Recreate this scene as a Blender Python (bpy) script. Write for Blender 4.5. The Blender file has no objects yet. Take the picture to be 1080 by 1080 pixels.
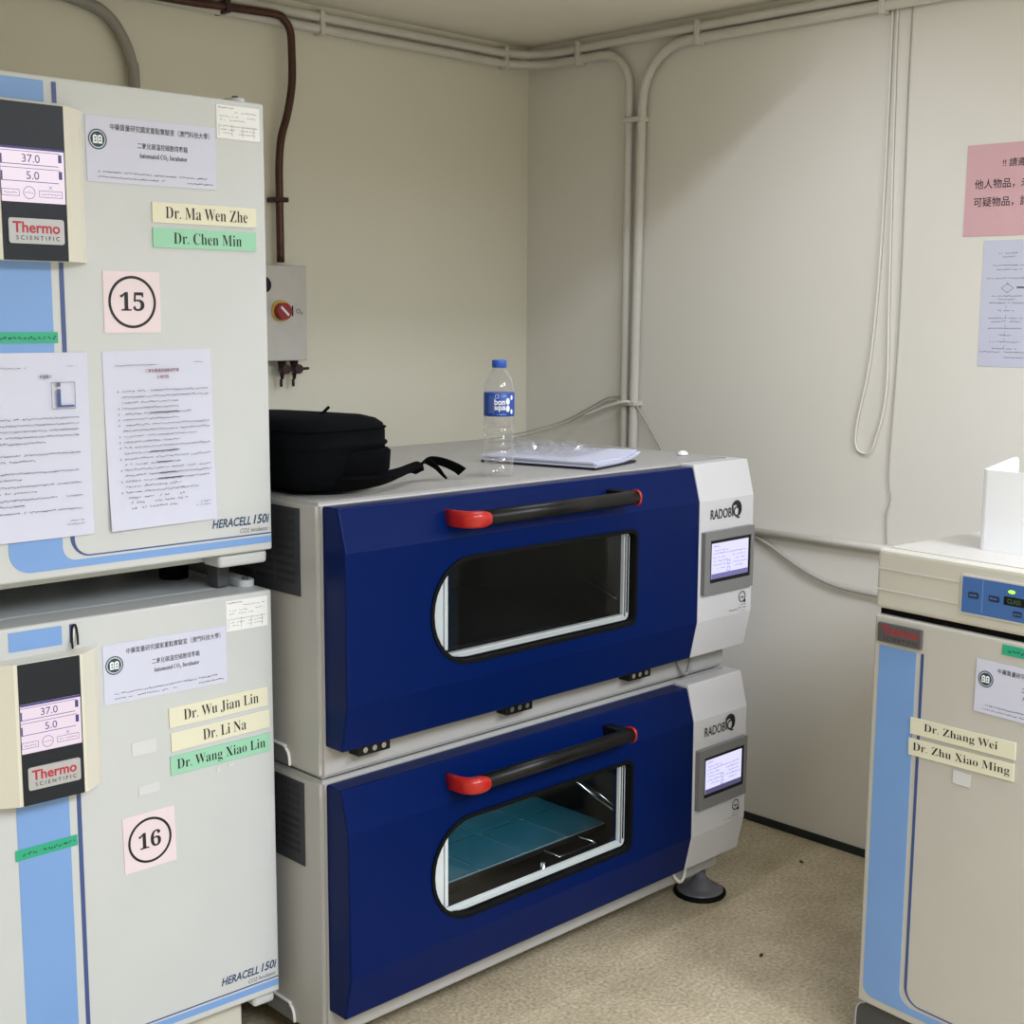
import bpy, bmesh, math, random
from mathutils import Vector, Matrix
S = bpy.context.scene
COL = S.collection
R = math.radians
rnd = random.Random(7)

# ------------------------------------------------------------------ frames
# a frame is an upright local system: origin on the floor, x to the right along a face, y into the depth, z up
class Frame:
    def __init__(s, x, y, a): s.x, s.y, s.a = x, y, R(a)
    def w(s, x, y, z):
        c, n = math.cos(s.a), math.sin(s.a)
        return Vector((s.x + c * x - n * y, s.y + n * x + c * y, z))
UPF = Frame(-1.6961, -1.0307, -1.106)    # upper white incubator, right front edge
LOF = Frame(-1.6949, -1.0227, -2.982)    # lower white incubator
SHF = Frame(-1.6666, -1.1306, -0.498)    # blue shakers, left front edge of the body
RIF = Frame(-0.8588, -1.7899, -95.41)    # right incubator, left front edge
RWF = Frame(0, 0, -90)                   # right wall, x runs towards the viewer
BWF = Frame(0, 0, 0)                     # back wall
WORLD = Frame(0, 0, 0)
UZ, LZ = 1.8022, 0.931                   # door tops of the two white incubators
SZ, SL = 1.1012, 0.578                   # tops of the two shakers
RZ = 1.0094
CEIL = 2.265

# ------------------------------------------------------------------ materials
def lin(c): c /= 255; return c / 12.92 if c <= .04045 else ((c + .055) / 1.055) ** 2.4
def rgb(c): return (lin(c[0]), lin(c[1]), lin(c[2]), 1)
MATS = {}
def mat(name, c, rough=.5, metal=0, var=.04, scale=9, bump=0, bscale=200, spec=.5, coat=0):
    if name in MATS: return MATS[name]
    m = bpy.data.materials.new(name); m.use_nodes = True
    nt = m.node_tree; b = nt.nodes['Principled BSDF']
    b.inputs['Roughness'].default_value = rough; b.inputs['Metallic'].default_value = metal
    b.inputs['Specular IOR Level'].default_value = spec
    b.inputs['Coat Weight'].default_value = coat; b.inputs['Coat Roughness'].default_value = .12
    tc = nt.nodes.new('ShaderNodeTexCoord')
    n = nt.nodes.new('ShaderNodeTexNoise'); n.inputs['Scale'].default_value = scale; n.inputs['Detail'].default_value = 4
    nt.links.new(tc.outputs['Object'], n.inputs['Vector'])
    ramp = nt.nodes.new('ShaderNodeValToRGB')
    base = rgb(c)
    ramp.color_ramp.elements[0].position = .3; ramp.color_ramp.elements[1].position = .7
    ramp.color_ramp.elements[0].color = [v * (1 - var) for v in base[:3]] + [1]
    ramp.color_ramp.elements[1].color = [min(1, v * (1 + var)) for v in base[:3]] + [1]
    nt.links.new(n.outputs['Fac'], ramp.inputs['Fac']); nt.links.new(ramp.outputs['Color'], b.inputs['Base Color'])
    if bump:
        n2 = nt.nodes.new('ShaderNodeTexNoise'); n2.inputs['Scale'].default_value = bscale; n2.inputs['Detail'].default_value = 3
        nt.links.new(tc.outputs['Object'], n2.inputs['Vector'])
        bp = nt.nodes.new('ShaderNodeBump'); bp.inputs['Strength'].default_value = bump; bp.inputs['Distance'].default_value = .004
        nt.links.new(n2.outputs['Fac'], bp.inputs['Height']); nt.links.new(bp.outputs['Normal'], b.inputs['Normal'])
    MATS[name] = m; return m
def emit(name, c, s):
    if name in MATS: return MATS[name]
    m = bpy.data.materials.new(name); m.use_nodes = True
    b = m.node_tree.nodes['Principled BSDF']; b.inputs['Base Color'].default_value = (.02, .02, .02, 1)
    b.inputs['Roughness'].default_value = .3
    b.inputs['Emission Color'].default_value = rgb(c); b.inputs['Emission Strength'].default_value = s
    MATS[name] = m; return m
def clear(name, tint, base=.04, edge=.6, rough=.02, milk=0):
    m = bpy.data.materials.new(name); m.use_nodes = True; nt = m.node_tree
    nt.nodes.remove(nt.nodes['Principled BSDF'])
    def math_(op, a, b):
        n = nt.nodes.new('ShaderNodeMath'); n.operation = op
        for k, v in enumerate((a, b)):
            if isinstance(v, (int, float)): n.inputs[k].default_value = v
            else: nt.links.new(v, n.inputs[k])
        return n.outputs[0]
    t = nt.nodes.new('ShaderNodeBsdfTransparent'); t.inputs[0].default_value = tint
    g = nt.nodes.new('ShaderNodeBsdfGlossy'); g.inputs['Roughness'].default_value = rough
    f = nt.nodes.new('ShaderNodeLayerWeight'); f.inputs[0].default_value = .5
    fac = math_('ADD', math_('MULTIPLY', math_('POWER', f.outputs['Facing'], 5), edge), base)
    mx = nt.nodes.new('ShaderNodeMixShader')
    nt.links.new(fac, mx.inputs[0]); nt.links.new(t.outputs[0], mx.inputs[1]); nt.links.new(g.outputs[0], mx.inputs[2])
    out = mx
    if milk:
        d = nt.nodes.new('ShaderNodeBsdfTranslucent'); d.inputs[0].default_value = (.9, .9, .9, 1)
        d2 = nt.nodes.new('ShaderNodeBsdfDiffuse'); d2.inputs[0].default_value = (.85, .85, .85, 1)
        m1 = nt.nodes.new('ShaderNodeMixShader'); nt.links.new(d.outputs[0], m1.inputs[1]); nt.links.new(d2.outputs[0], m1.inputs[2])
        m2 = nt.nodes.new('ShaderNodeMixShader')
        nt.links.new(math_('ADD', math_('MULTIPLY', math_('POWER', f.outputs['Facing'], 2), milk), milk * .18), m2.inputs[0]); nt.links.new(mx.outputs[0], m2.inputs[1]); nt.links.new(m1.outputs[0], m2.inputs[2]); out = m2
    nt.links.new(out.outputs[0], nt.nodes['Material Output'].inputs[0])
    MATS[name] = m; return m
WHITE = mat('white_enamel', (196, 200, 200), .42, var=.015)
CREAM = mat('cream_plastic', (216, 213, 198), .4, var=.02)
LBLUE = mat('sky_blue_film', (118, 158, 214), .4, var=.02)
NAVY = mat('navy_film', (58, 80, 134), .4, var=.02)
DARKF = mat('black_glass_panel', (28, 34, 42), .35, var=.02, spec=.25)
BADGE = mat('silver_badge', (178, 178, 180), .45, .25, var=.03)
RED = mat('red_ink', (176, 34, 50), .5)
INK = mat('black_ink', (18, 18, 22), .6)
INKB = mat('navy_ink', (40, 66, 104), .5)
INKG = mat('grey_ink', (92, 94, 108), .6)
PAPER = mat('white_paper', (204, 207, 226), .7, var=.01, scale=30)
SPECP = mat('plate_paper', (232, 234, 234), .6, var=.01)
PINKP = mat('pink_paper', (226, 211, 216), .7, var=.02)
PINKD = mat('deep_pink_paper', (214, 172, 178), .7, var=.03)
YELP = mat('yellow_paper', (222, 220, 196), .6, var=.02)
GRNP = mat('green_paper', (150, 206, 176), .6, var=.02)
TAPE = mat('green_tape', (40, 166, 128), .4, var=.05)
DKGREEN = mat('dark_green_ink', (34, 70, 70), .6)
STEELG = mat('grey_coated_steel', (172, 171, 168), .4, var=.02)
DKSTEEL = mat('dark_steel', (70, 72, 74), .5, var=.05)  # dark grey steel of the hinge parts and the right base
PANELW = mat('white_panel_plastic', (206, 206, 208), .35, var=.01)
BLUE = mat('blue_gloss_plastic', (0, 23, 78), .3, var=.03, spec=.10, scale=3)
BLACK = mat('black_plastic', (10, 11, 13), .38, var=.05, spec=.3)
RUBBER = mat('black_rubber', (7, 8, 9), .7, var=.05, spec=.15)
HRED = mat('red_plastic', (172, 31, 24), .28, var=.03)
CHROME = mat('chrome', (215, 215, 218), .16, 1, var=.02)
CHAMB = mat('shaded_stainless', (26, 29, 30), .35, .3, var=.06)  # stainless coloured extra dark, so the chamber interior keeps its shade
MAT_T = mat('teal_sticky_mat', (24, 78, 94), .3, var=.15, scale=14)
FRAMEW = mat('white_frame', (232, 234, 236), .35, var=.01)
GREYF = mat('grey_bezel', (122, 122, 122), .45, var=.02)
VENT = mat('dark_vent', (46, 48, 54), .6, var=.1, scale=60)
FABRIC = mat('black_nylon', (5, 8, 12), .85, var=.25, scale=180, bump=.2, bscale=700, spec=.08)
FABRIC2 = mat('black_webbing', (4, 5, 7), .9, var=.2, scale=300, bump=.25, bscale=900, spec=.08)
CONDUIT = mat('painted_conduit', (208, 205, 197), .5, var=.03)
CORD = mat('white_cord', (226, 224, 217), .5, var=.03)
GREYC = mat('grey_cord', (172, 170, 162), .5, var=.03)
HOSE = mat('grey_hose', (150, 146, 138), .55, var=.05)
COPPER = mat('aged_copper', (78, 52, 42), .4, .55, var=.25, scale=30)
BRASS = mat('aged_brass', (62, 44, 46), .45, .5, var=.3, scale=60)
BEIGE = mat('beige_steel', (200, 198, 186), .45, var=.015)
BEIGED = mat('beige_door_steel', (190, 188, 180), .45, var=.015)
BEIGET = mat('pale_top_steel', (200, 197, 191), .4, var=.015)
ACRYL = mat('white_plastic', (242, 244, 246), .3, var=.01)
DISPB = mat('blue_display', (62, 104, 166), .4, var=.02)
DBTN = mat('navy_button', (30, 48, 84), .4)
BOXM = mat('brushed_steel', (196, 194, 188), .4, .2, var=.04, scale=20)
ORANGE = mat('yellow_plate', (206, 178, 84), .5)
CAPB = mat('blue_cap', (34, 84, 184), .4, var=.03)
LABELB = mat('blue_bottle_label', (26, 74, 164), .4, var=.06, scale=40)
LABW = mat('white_label_ink', (236, 240, 246), .5)
CLEARP = clear('clear_bottle_plastic', (.975, .975, .975, 1), .07, .35, .06, .3)
SLEEVE = clear('clear_plastic_film', (.97, .97, .97, 1), .16, .6, .06, .14)
GLASSD = clear('unlit_window_glass', (.9, .915, .915, 1), .03, .5)  # same glass as below, tinted darker to keep the unlit upper window dark
GLASSC = clear('window_glass', (.95, .965, .965, 1), .03, .5)

# ------------------------------------------------------------------ mesh helpers
def box(bm, x0, x1, y0, y1, z0, z1, bev=0, seg=2, edges=None):
    v = [bm.verts.new((x, y, z)) for x in (x0, x1) for y in (y0, y1) for z in (z0, z1)]
    fs = [bm.faces.new([v[i] for i in q]) for q in ((0, 1, 3, 2), (4, 6, 7, 5), (0, 4, 5, 1), (2, 3, 7, 6), (0, 2, 6, 4), (1, 5, 7, 3))]
    if bev:
        es = list({e for f in fs for e in f.edges})
        if edges: es = [e for e in es if edges(e)]
        bmesh.ops.bevel(bm, geom=es, offset=bev, segments=seg, affect='EDGES', profile=.6)
    return bm
def smooth_path(p, n=8):
    p = [Vector(q) for q in p]
    if len(p) < 3: return p
    out = []
    for i in range(len(p) - 1):
        a, b, c, d = p[max(i - 1, 0)], p[i], p[i + 1], p[min(i + 2, len(p) - 1)]
        for k in range(n):
            t = k / n
            out.append(.5 * ((2 * b) + (c - a) * t + (2 * a - 5 * b + 4 * c - d) * t * t + (3 * b - a - 3 * c + d) * t ** 3))
    out.append(p[-1]); return out
def tube(bm, pts, r, seg=12, sm=0, flat=1.0):
    p = smooth_path(pts, sm) if sm else [Vector(q) for q in pts]
    rings = []; up = None
    for i, q in enumerate(p):
        d = (p[min(i + 1, len(p) - 1)] - p[max(i - 1, 0)]).normalized()
        if up is None:
            up = Vector((0, 0, 1)) if abs(d.z) < .9 else Vector((1, 0, 0))
        up = (up - d * up.dot(d)).normalized(); s = d.cross(up)
        rr = r[i * (len(r) - 1) // max(len(p) - 1, 1)] if isinstance(r, (list, tuple)) else r
        rings.append([bm.verts.new(q + (up * math.cos(a) * flat + s * math.sin(a)) * rr) for a in (2 * math.pi * k / seg for k in range(seg))])
    for a, b in zip(rings, rings[1:]):
        for k in range(seg): bm.faces.new((a[k], a[(k + 1) % seg], b[(k + 1) % seg], b[k])).smooth = True
    bm.faces.new(rings[0][::-1]); bm.faces.new(rings[-1]); return bm
def lathe(bm, prof, cx=0, cy=0, seg=32, wob=None):
    rings = []
    for r, z in prof:
        rings.append([bm.verts.new((cx + r * (1 + (wob(a, z) if wob else 0)) * math.cos(a), cy + r * (1 + (wob(a, z) if wob else 0)) * math.sin(a), z)) for a in (2 * math.pi * k / seg for k in range(seg))])
    for a, b in zip(rings, rings[1:]):
        for k in range(seg): bm.faces.new((a[k], a[(k + 1) % seg], b[(k + 1) % seg], b[k])).smooth = True
    if prof[0][0] > 1e-6: bm.faces.new(rings[0][::-1])
    if prof[-1][0] > 1e-6: bm.faces.new(rings[-1])
    return bm
def poly(bm, pts, y0, y1):          # outline in x,z drawn on a face, given depth from y0 (front) to y1
    a = [bm.verts.new((x, y0, z)) for x, z in pts]; b = [bm.verts.new((x, y1, z)) for x, z in pts]
    bm.faces.new(a); bm.faces.new(b[::-1])
    for i in range(len(pts)): j = (i + 1) % len(pts); bm.faces.new((a[i], b[i], b[j], a[j]))
    return bm
def prism_z(bm, pts, z0, z1):       # outline in x,y, upright
    a = [bm.verts.new((x, y, z0)) for x, y in pts]; b = [bm.verts.new((x, y, z1)) for x, y in pts]
    bm.faces.new(a[::-1]); bm.faces.new(b)
    for i in range(len(pts)): j = (i + 1) % len(pts); bm.faces.new((a[i], a[j], b[j], b[i]))
    return bm
def prism_x(bm, pts, x0, x1):       # outline in y,z, extruded along x
    a = [bm.verts.new((x0, y, z)) for y, z in pts]; b = [bm.verts.new((x1, y, z)) for y, z in pts]
    bm.faces.new(a); bm.faces.new(b[::-1])
    for i in range(len(pts)): j = (i + 1) % len(pts); bm.faces.new((a[i], b[i], b[j], a[j]))
    return bm
def ring(bm, outer, inner, y0, y1): # two outlines with the same number of points
    n = len(outer); L = []
    for pts, y in ((outer, y0), (inner, y0), (outer, y1), (inner, y1)): L.append([bm.verts.new((x, y, z)) for x, z in pts])
    for i in range(n):
        j = (i + 1) % n
        bm.faces.new((L[0][i], L[0][j], L[1][j], L[1][i])); bm.faces.new((L[2][i], L[3][i], L[3][j], L[2][j]))
        bm.faces.new((L[0][i], L[2][i], L[2][j], L[0][j])); bm.faces.new((L[1][i], L[1][j], L[3][j], L[3][i]))
    return bm
def rrect(x0, x1, z0, z1, r, n=6):
    o = []
    rs = r if isinstance(r, (list, tuple)) else (r,) * 4        # bl, br, tr, tl
    for (cx, cz, a0, q) in ((x0 + rs[0], z0 + rs[0], 180, rs[0]), (x1 - rs[1], z0 + rs[1], 270, rs[1]), (x1 - rs[2], z1 - rs[2], 0, rs[2]), (x0 + rs[3], z1 - rs[3], 90, rs[3])):
        for k in range(n + 1): a = R(a0 + 90 * k / n); o.append((cx + q * math.cos(a), cz + q * math.sin(a)))
    return o
def disc(cx, cz, r, n=28, rz=None): return [(cx + r * math.cos(2 * math.pi * k / n), cz + (rz or r) * math.sin(2 * math.pi * k / n)) for k in range(n)]
def obj(name, bm, m, parent=None, frame=None, base=None):
    if parent is not None: base = parent['_base'] if '_base' in parent else BASES.get(parent.name, (0, 0, 0))
    base = base or (0, 0, 0)
    bmesh.ops.recalc_face_normals(bm, faces=bm.faces)
    bmesh.ops.translate(bm, verts=bm.verts, vec=[-q for q in base])
    me = bpy.data.meshes.new(name); bm.to_mesh(me); bm.free()
    o = bpy.data.objects.new(name, me); COL.objects.link(o)
    for q in (m if isinstance(m, (list, tuple)) else [m]): me.materials.append(q)
    BASES[o.name] = base
    if parent is not None: o.parent = parent
    elif frame is not None:
        o.location = frame.w(*base); o.rotation_euler = (0, 0, frame.a)
    return o
BASES = {}
def thing(name, frame, base, label, cat, group=None):
    o = bpy.data.objects.new(name, None); COL.objects.link(o); o.empty_display_size = .05
    o.location = frame.w(*base); o.rotation_euler = (0, 0, frame.a); BASES[o.name] = base
    return tag(o, label, cat, group)
def tag(o, label, cat, group=None):
    o['label'] = label; o['category'] = cat
    if group: o['group'] = group
    return o
def struct(o): o['kind'] = 'structure'; return o
B = bmesh.new
SERIF = {}
for i in range(26): SERIF[chr(65 + i)] = chr(0x1D400 + i); SERIF[chr(97 + i)] = chr(0x1D41A + i)
for i in range(10): SERIF[chr(48 + i)] = chr(0x1D7CE + i)
def serif(s): return ''.join(SERIF.get(c, c) for c in s)
def text(bm, s, x0, x1, z0, z1, y, off=0, shear=0, flatten=0):
    """lettering filling the rectangle x0..x1, z0..z1 on the face y"""
    c = bpy.data.curves.new('t', 'FONT'); c.body = s; c.offset = off; c.shear = shear; c.resolution_u = 3
    t = bpy.data.objects.new('t', c); COL.objects.link(t)
    dg = bpy.context.evaluated_depsgraph_get(); ev = t.evaluated_get(dg); me = ev.to_mesh()
    co = [v.co.copy() for v in me.vertices]
    if co:
        ax, bx = min(v.x for v in co), max(v.x for v in co); az, bz = min(v.y for v in co), max(v.y for v in co)
        kx, kz = (x1 - x0) / max(bx - ax, 1e-6), (z1 - z0) / max(bz - az, 1e-6)
        vs = [bm.verts.new((x0 + (v.x - ax) * kx, y, z0 + (v.y - az) * kz)) for v in co]
        for p in me.polygons:
            try: bm.faces.new([vs[i] for i in p.vertices])
            except ValueError: pass
    ev.to_mesh_clear(); bpy.data.objects.remove(t); bpy.data.curves.remove(c)
    return bm
def q(bm, x0, x1, z0, z1, y):
    bm.faces.new([bm.verts.new(p) for p in ((x0, y, z0), (x1, y, z0), (x1, y, z1), (x0, y, z1))]); return bm
def scribble(bm, x0, x1, z, h, y, g=None, fill=.93):     # one illegible printed line: a run of small blocks
    g = g or h * 1.15; x = x0
    while x < x1:
        w = g * rnd.uniform(.55, .9)
        if rnd.random() < fill:
            for k in range(2):
                a = z + h * rnd.uniform(0, .5); q(bm, x + w * k * .5, min(x + w * (k * .5 + rnd.uniform(.3, .5)), x1), a, a + h * rnd.uniform(.3, .5), y)
        x += g
    return bm
def sheet(name, frame, x0, x1, z0, z1, m, label, cat, group=None, y=0, th=.0009, tilt=0, rot=0, bend=0, nx=1, nz=1):
    """a thin sheet held against a face at depth y"""
    base = ((x0 + x1) / 2, y, (z0 + z1) / 2)
    t = thing(name, frame, base, label, cat, group)
    if rot: t.rotation_euler = (0, R(rot), frame.a)
    bm = B(); nx, nz = (8, 8) if bend else (1, 1); G = [[], []]
    for k, yy in enumerate((y - .0003 - th, y - .0003)):
        for i in range(nx + 1):
            for j in range(nz + 1):
                u, v = i / nx, j / nz
                G[k].append(bm.verts.new((x0 + (x1 - x0) * u, yy - bend * ((1 - v) ** 3) * (.4 + .6 * (1 - u)), z0 + (z1 - z0) * v)))
    I = lambda i, j: i * (nz + 1) + j
    for i in range(nx):
        for j in range(nz):
            bm.faces.new((G[0][I(i, j)], G[0][I(i + 1, j)], G[0][I(i + 1, j + 1)], G[0][I(i, j + 1)])); bm.faces.new((G[1][I(i, j)], G[1][I(i, j + 1)], G[1][I(i + 1, j + 1)], G[1][I(i + 1, j)]))
    rim = [I(i, 0) for i in range(nx + 1)] + [I(nx, j) for j in range(1, nz + 1)] + [I(i, nz) for i in range(nx - 1, -1, -1)] + [I(0, j) for j in range(nz - 1, 0, -1)]
    for a, b in zip(rim, rim[1:] + rim[:1]): bm.faces.new((G[0][a], G[1][a], G[1][b], G[0][b]))
    obj('sheet' if cat != 'tape' else 'strip', bm, m, t)
    return t, y - .0003 - th - .0004
# ------------------------------------------------------------------ the room
def room():
    def wallmat(name, c):
        m = mat(name, c, .75, var=.02, scale=1.3, bump=.06, bscale=60, spec=.25); return m
    wm = wallmat('cream_wall_paint', (226, 223, 206)); wr = wallmat('pale_wall_paint', (228, 225, 217)); cm = wallmat('ceiling_paint', (240, 234, 220))
    struct(obj('wall_back', box(B(), -5.2, .1, 0, .1, 0, CEIL), wm))
    struct(obj('wall_right', box(B(), 0, .1, -6, 0, 0, CEIL), wr))
    struct(obj('wall_left', box(B(), -5.2, -5.1, -6, 0, 0, CEIL), wm))
    struct(obj('wall_front', box(B(), -5.2, .1, -6.1, -6, 0, CEIL), wm))
    struct(obj('ceiling', box(B(), -5.2, .1, -6.1, .1, CEIL, CEIL + .1), cm))
    # speckled floor covering
    m = bpy.data.materials.new('speckled_floor'); m.use_nodes = True; nt = m.node_tree; b = nt.nodes['Principled BSDF']
    tc = nt.nodes.new('ShaderNodeTexCoord')
    def noise(s, d):
        n = nt.nodes.new('ShaderNodeTexNoise'); n.inputs['Scale'].default_value = s; n.inputs['Detail'].default_value = d; n.inputs['Roughness'].default_value = .65
        nt.links.new(tc.outputs['Object'], n.inputs['Vector']); return n
    def ramp(n, p0, c0, p1, c1):
        r = nt.nodes.new('ShaderNodeValToRGB'); e = r.color_ramp.elements
        e[0].position, e[0].color, e[1].position, e[1].color = p0, rgb(c0), p1, rgb(c1)
        nt.links.new(n.outputs['Fac'], r.inputs['Fac']); return r
    a = ramp(noise(5.5, 9), .3, (188, 177, 154), .7, (222, 212, 189))
    c = ramp(noise(110, 9), .33, (176, 166, 147), .67, (255, 252, 243))
    mx = nt.nodes.new('ShaderNodeMix'); mx.data_type = 'RGBA'; mx.blend_type = 'MULTIPLY'; mx.inputs['Factor'].default_value = .85
    nt.links.new(a.outputs['Color'], mx.inputs[6]); nt.links.new(c.outputs['Color'], mx.inputs[7]); nt.links.new(mx.outputs[2], b.inputs['Base Color'])
    b.inputs['Roughness'].default_value = .5; b.inputs['Specular IOR Level'].default_value = .35
    bp = nt.nodes.new('ShaderNodeBump'); bp.inputs['Strength'].default_value = .03; n3 = noise(160, 2)
    nt.links.new(n3.outputs['Fac'], bp.inputs['Height']); nt.links.new(bp.outputs['Normal'], b.inputs['Normal'])
    struct(obj('floor', box(B(), -5.2, .1, -6.1, .1, -.1, 0), m))
    bb = mat('black_skirting', (26, 34, 36), .4, var=.1, scale=20)
    struct(obj('baseboard_right', box(B(), -.006, 0, -6, -.006, 0, .023, .002), bb))
    struct(obj('baseboard_back', box(B(), -5.1, 0, -.006, 0, 0, .023, .002), bb))
room()

# ------------------------------------------------------------------ conduits, pipes and cords on the walls
def run(name, pts, r, m, label, cat, group=None, sm=6, seg=14):
    base = tuple(pts[0])
    return tag(obj(name, tube(B(), pts, r, seg, sm), m, None, WORLD, base), label, cat, group)
def corner(z, off, r, x_end, y_end, n=6):       # a bend from the back wall round the corner on to the right wall
    c = [(x_end, -off, z), (-off - r - .02, -off, z)]
    for k in range(1, n): a = math.pi / 2 * k / n; c.append((-off - r + r * math.sin(a), -off - r + r * math.cos(a), z))
    return c + [(-off, -off - r - .02, z), (-off, y_end, z)]
CR = .0125
run('conduit', corner(2.231, .02, .13, -5.0, -5.6), CR, CONDUIT, 'upper of two painted conduits running along the top of both walls', 'conduit', 'painted electrical conduits', 0)
p = corner(2.200, .02, .13, -5.0, -.33)
for k in range(1, 7): a = math.pi / 2 * k / 7; p.append((-.02, -.33 - .105 * math.sin(a), 2.200 - .105 * (1 - math.cos(a))))
p += [(-.02, -.435, 2.09), (-.02, -.437, .0)]
run('conduit', p, CR, CONDUIT, 'lower conduit from the back wall turning down the right wall, left of the vertical pair', 'conduit', 'painted electrical conduits', 0)
p = [(-.02, -5.6, 2.197), (-.02, -.64, 2.200)]
for k in range(1, 7): a = math.pi / 2 * k / 7; p.append((-.02, -.64 + .155 * math.sin(a), 2.200 - .155 * (1 - math.cos(a))))
p += [(-.02, -.484, 2.03), (-.02, -.472, 1.0), (-.02, -.472, .0)]
run('conduit', p, CR + .001, CONDUIT, 'conduit from the right that turns down the right wall, right of the vertical pair', 'conduit', 'painted electrical conduits', 0)
run('conduit', [(-.016, -.85, .846), (-.016, -1.9, .846)], .0105, CORD, 'short white horizontal conduit low on the right wall behind the right incubator', 'conduit', 'painted electrical conduits', 0)
def clip(x, y, z, horiz, label):
    bm = B()
    if horiz == 'b': box(bm, x - .008, x + .008, -.036, 0, z - .014, z + .052, .004)
    elif horiz == 'r': box(bm, -.036, 0, y - .008, y + .008, z - .014, z + .052, .004)
    else: box(bm, -.038, 0, y - .034, y + .038, z - .007, z + .007, .003)
    base = (x, y, z)
    tag(obj('conduit_clip', bm, CONDUIT, None, WORLD, base), label, 'clip', 'conduit saddle clips')
clip(-.82, 0, 2.197, 'b', 'saddle clip on the back wall conduits, right of the copper pipe bend')
clip(-.126, 0, 2.197, 'b', 'saddle clip on the back wall conduits, just left of the room corner')
clip(0, -.236, 2.197, 'r', 'saddle clip on the right wall conduits, just right of the room corner')
clip(0, -.684, 2.196, 'r', 'saddle clip on the right wall conduits, above the bend of the right vertical conduit')
clip(0, -1.255, 2.193, 'r', 'saddle clip on the right wall conduits, beside the hanging white cords')
clip(0, -.462, 2.002, 'v', 'saddle clip high on the vertical conduit pair')
clip(0, -.457, 1.180, 'v', 'saddle clip low on the vertical conduit pair, just above the shaker')
run('hose', [(-1.75, -.025, 2.17), (-1.62, -.025, 2.175), (-1.524, -.025, 2.163), (-1.476, -.025, 2.152), (-1.441, -.025, 2.132), (-1.411, -.025, 2.093), (-1.390, -.025, 2.041), (-1.383, -.025, 1.97), (-1.383, -.025, 1.5), (-1.383, -.025, .8)], .014, HOSE, 'grey flexible hose curving down the back wall behind the upper incubator', 'hose', None, 5)
# copper gas pipe
t = thing('copper_pipe', WORLD, (-.97, -.03, 1.567), 'dark copper gas pipe running down the back wall into the steel gas box', 'pipe')
pp = [(-2.2, -.045, 2.20), (-1.36, -.045, 2.199), (-1.13, -.045, 2.205), (-.985, -.045, 2.210)]
pp += [(-.955, -.045, 2.2), (-.936, -.045, 2.175), (-.932, -.045, 2.12), (-.932, -.043, 2.04), (-.944, -.038, 1.965), (-.962, -.033, 1.90), (-.968, -.03, 1.83), (-.969, -.03, 1.74), (-.969, -.03, 1.575)]
obj('pipe', tube(B(), pp, .0105, 14, 5), COPPER, t)
obj('pipe_bracket', box(B(), -.990, -.948, -.044, 0, 1.733, 1.746, .003), BRASS, t)
obj('pipe_bracket', box(box(B(), -1.138, -1.124, -.058, 0, 2.189, 2.222, .003), -1.137, -1.125, -.05, -.038, 2.215, CEIL), BRASS, t)
# gas outlet box
t = thing('gas_box', WORLD, (-1.0, 0, 1.312), 'brushed steel oxygen outlet box on the back wall with red selector knob', 'gas box')
obj('box_body', box(B(), -1.14, -.908, -.06, 0, 1.313, 1.566, .003), BOXM, t)
obj('selector_plate', poly(B(), rrect(-1.022, -.964, 1.418, 1.474, .024), -.0635, -.06), ORANGE, t)
k = obj('selector_knob', poly(B(), disc(-.994, 1.445, .0225), -.082, -.0635), mat('dark_red_knob', (150, 34, 36), .4), t)
obj('pointer', poly(B(), [(-1.008, 1.454), (-1.004, 1.459), (-.980, 1.437), (-.984, 1.432)], -.0826, -.082), LABW, k)
obj('window_gauge', poly(B(), disc(-1.046, 1.514, .021), -.066, -.06), BLACK, t)
bm = B(); q(bm, -.9575, -.9525, 1.432, 1.460, -.0606); text(bm, 'O₂', -.943, -.922, 1.437, 1.452, -.0606)
obj('lettering', bm, INK, t)
for x in (-.975, -.935):
    v = obj('valve', tube(tube(B(), [(x, -.035, 1.312), (x, -.035, 1.262)], [.012, .014, .009, .008, .004], 12, 0), [(x, -.03, 1.262), (x, -.03, 1.242)], .004, 8), BRASS, t)
    obj('valve_handle', tube(tube(B(), [(x, -.035, 1.29), (x, -.06, 1.29)], .013, 12), [(x - .005, -.052, 1.29), (x + .036, -.052, 1.291)], .004, 8), BRASS, v)
# cords on the right wall
run('cord', [(-.005, -1.284, 2.215), (-.005, -1.288, 1.9), (-.006, -1.297, 1.5), (-.006, -1.302, 1.25), (-.006, -1.275, 1.12), (-.006, -1.262, 1.095), (-.006, -1.245, 1.088), (-.006, -1.222, 1.105), (-.006, -1.222, 1.17), (-.006, -1.255, 1.36), (-.006, -1.27, 1.7), (-.006, -1.272, 2.215)], .003, CORD, 'white cord hanging down the right wall and ending in a long loop', 'cord', 'cords on the right wall', 6, 8)
run('cord', [(-.003, -1.325, 2.26), (-.004, -1.322, 2.0), (-.004, -1.327, 1.5), (-.004, -1.325, 1.3), (-.005, -1.318, 1.05), (-.004, -1.327, .98), (-.005, -1.318, .93), (-.004, -1.322, .86)], .0016, GREYC, 'thin wire stapled straight down the right wall beside the cord loop', 'cord', 'cords on the right wall', 6, 8)
run('cord', [(-.012, -.86, .85), (-.012, -.96, .815), (-.012, -1.07, .762), (-.012, -1.17, .731), (-.012, -1.285, .722), (-.012, -1.5, .72)], .005, GREYC, 'grey cable sagging below the white conduit on the right wall', 'cord', None, 6, 8)
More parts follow.
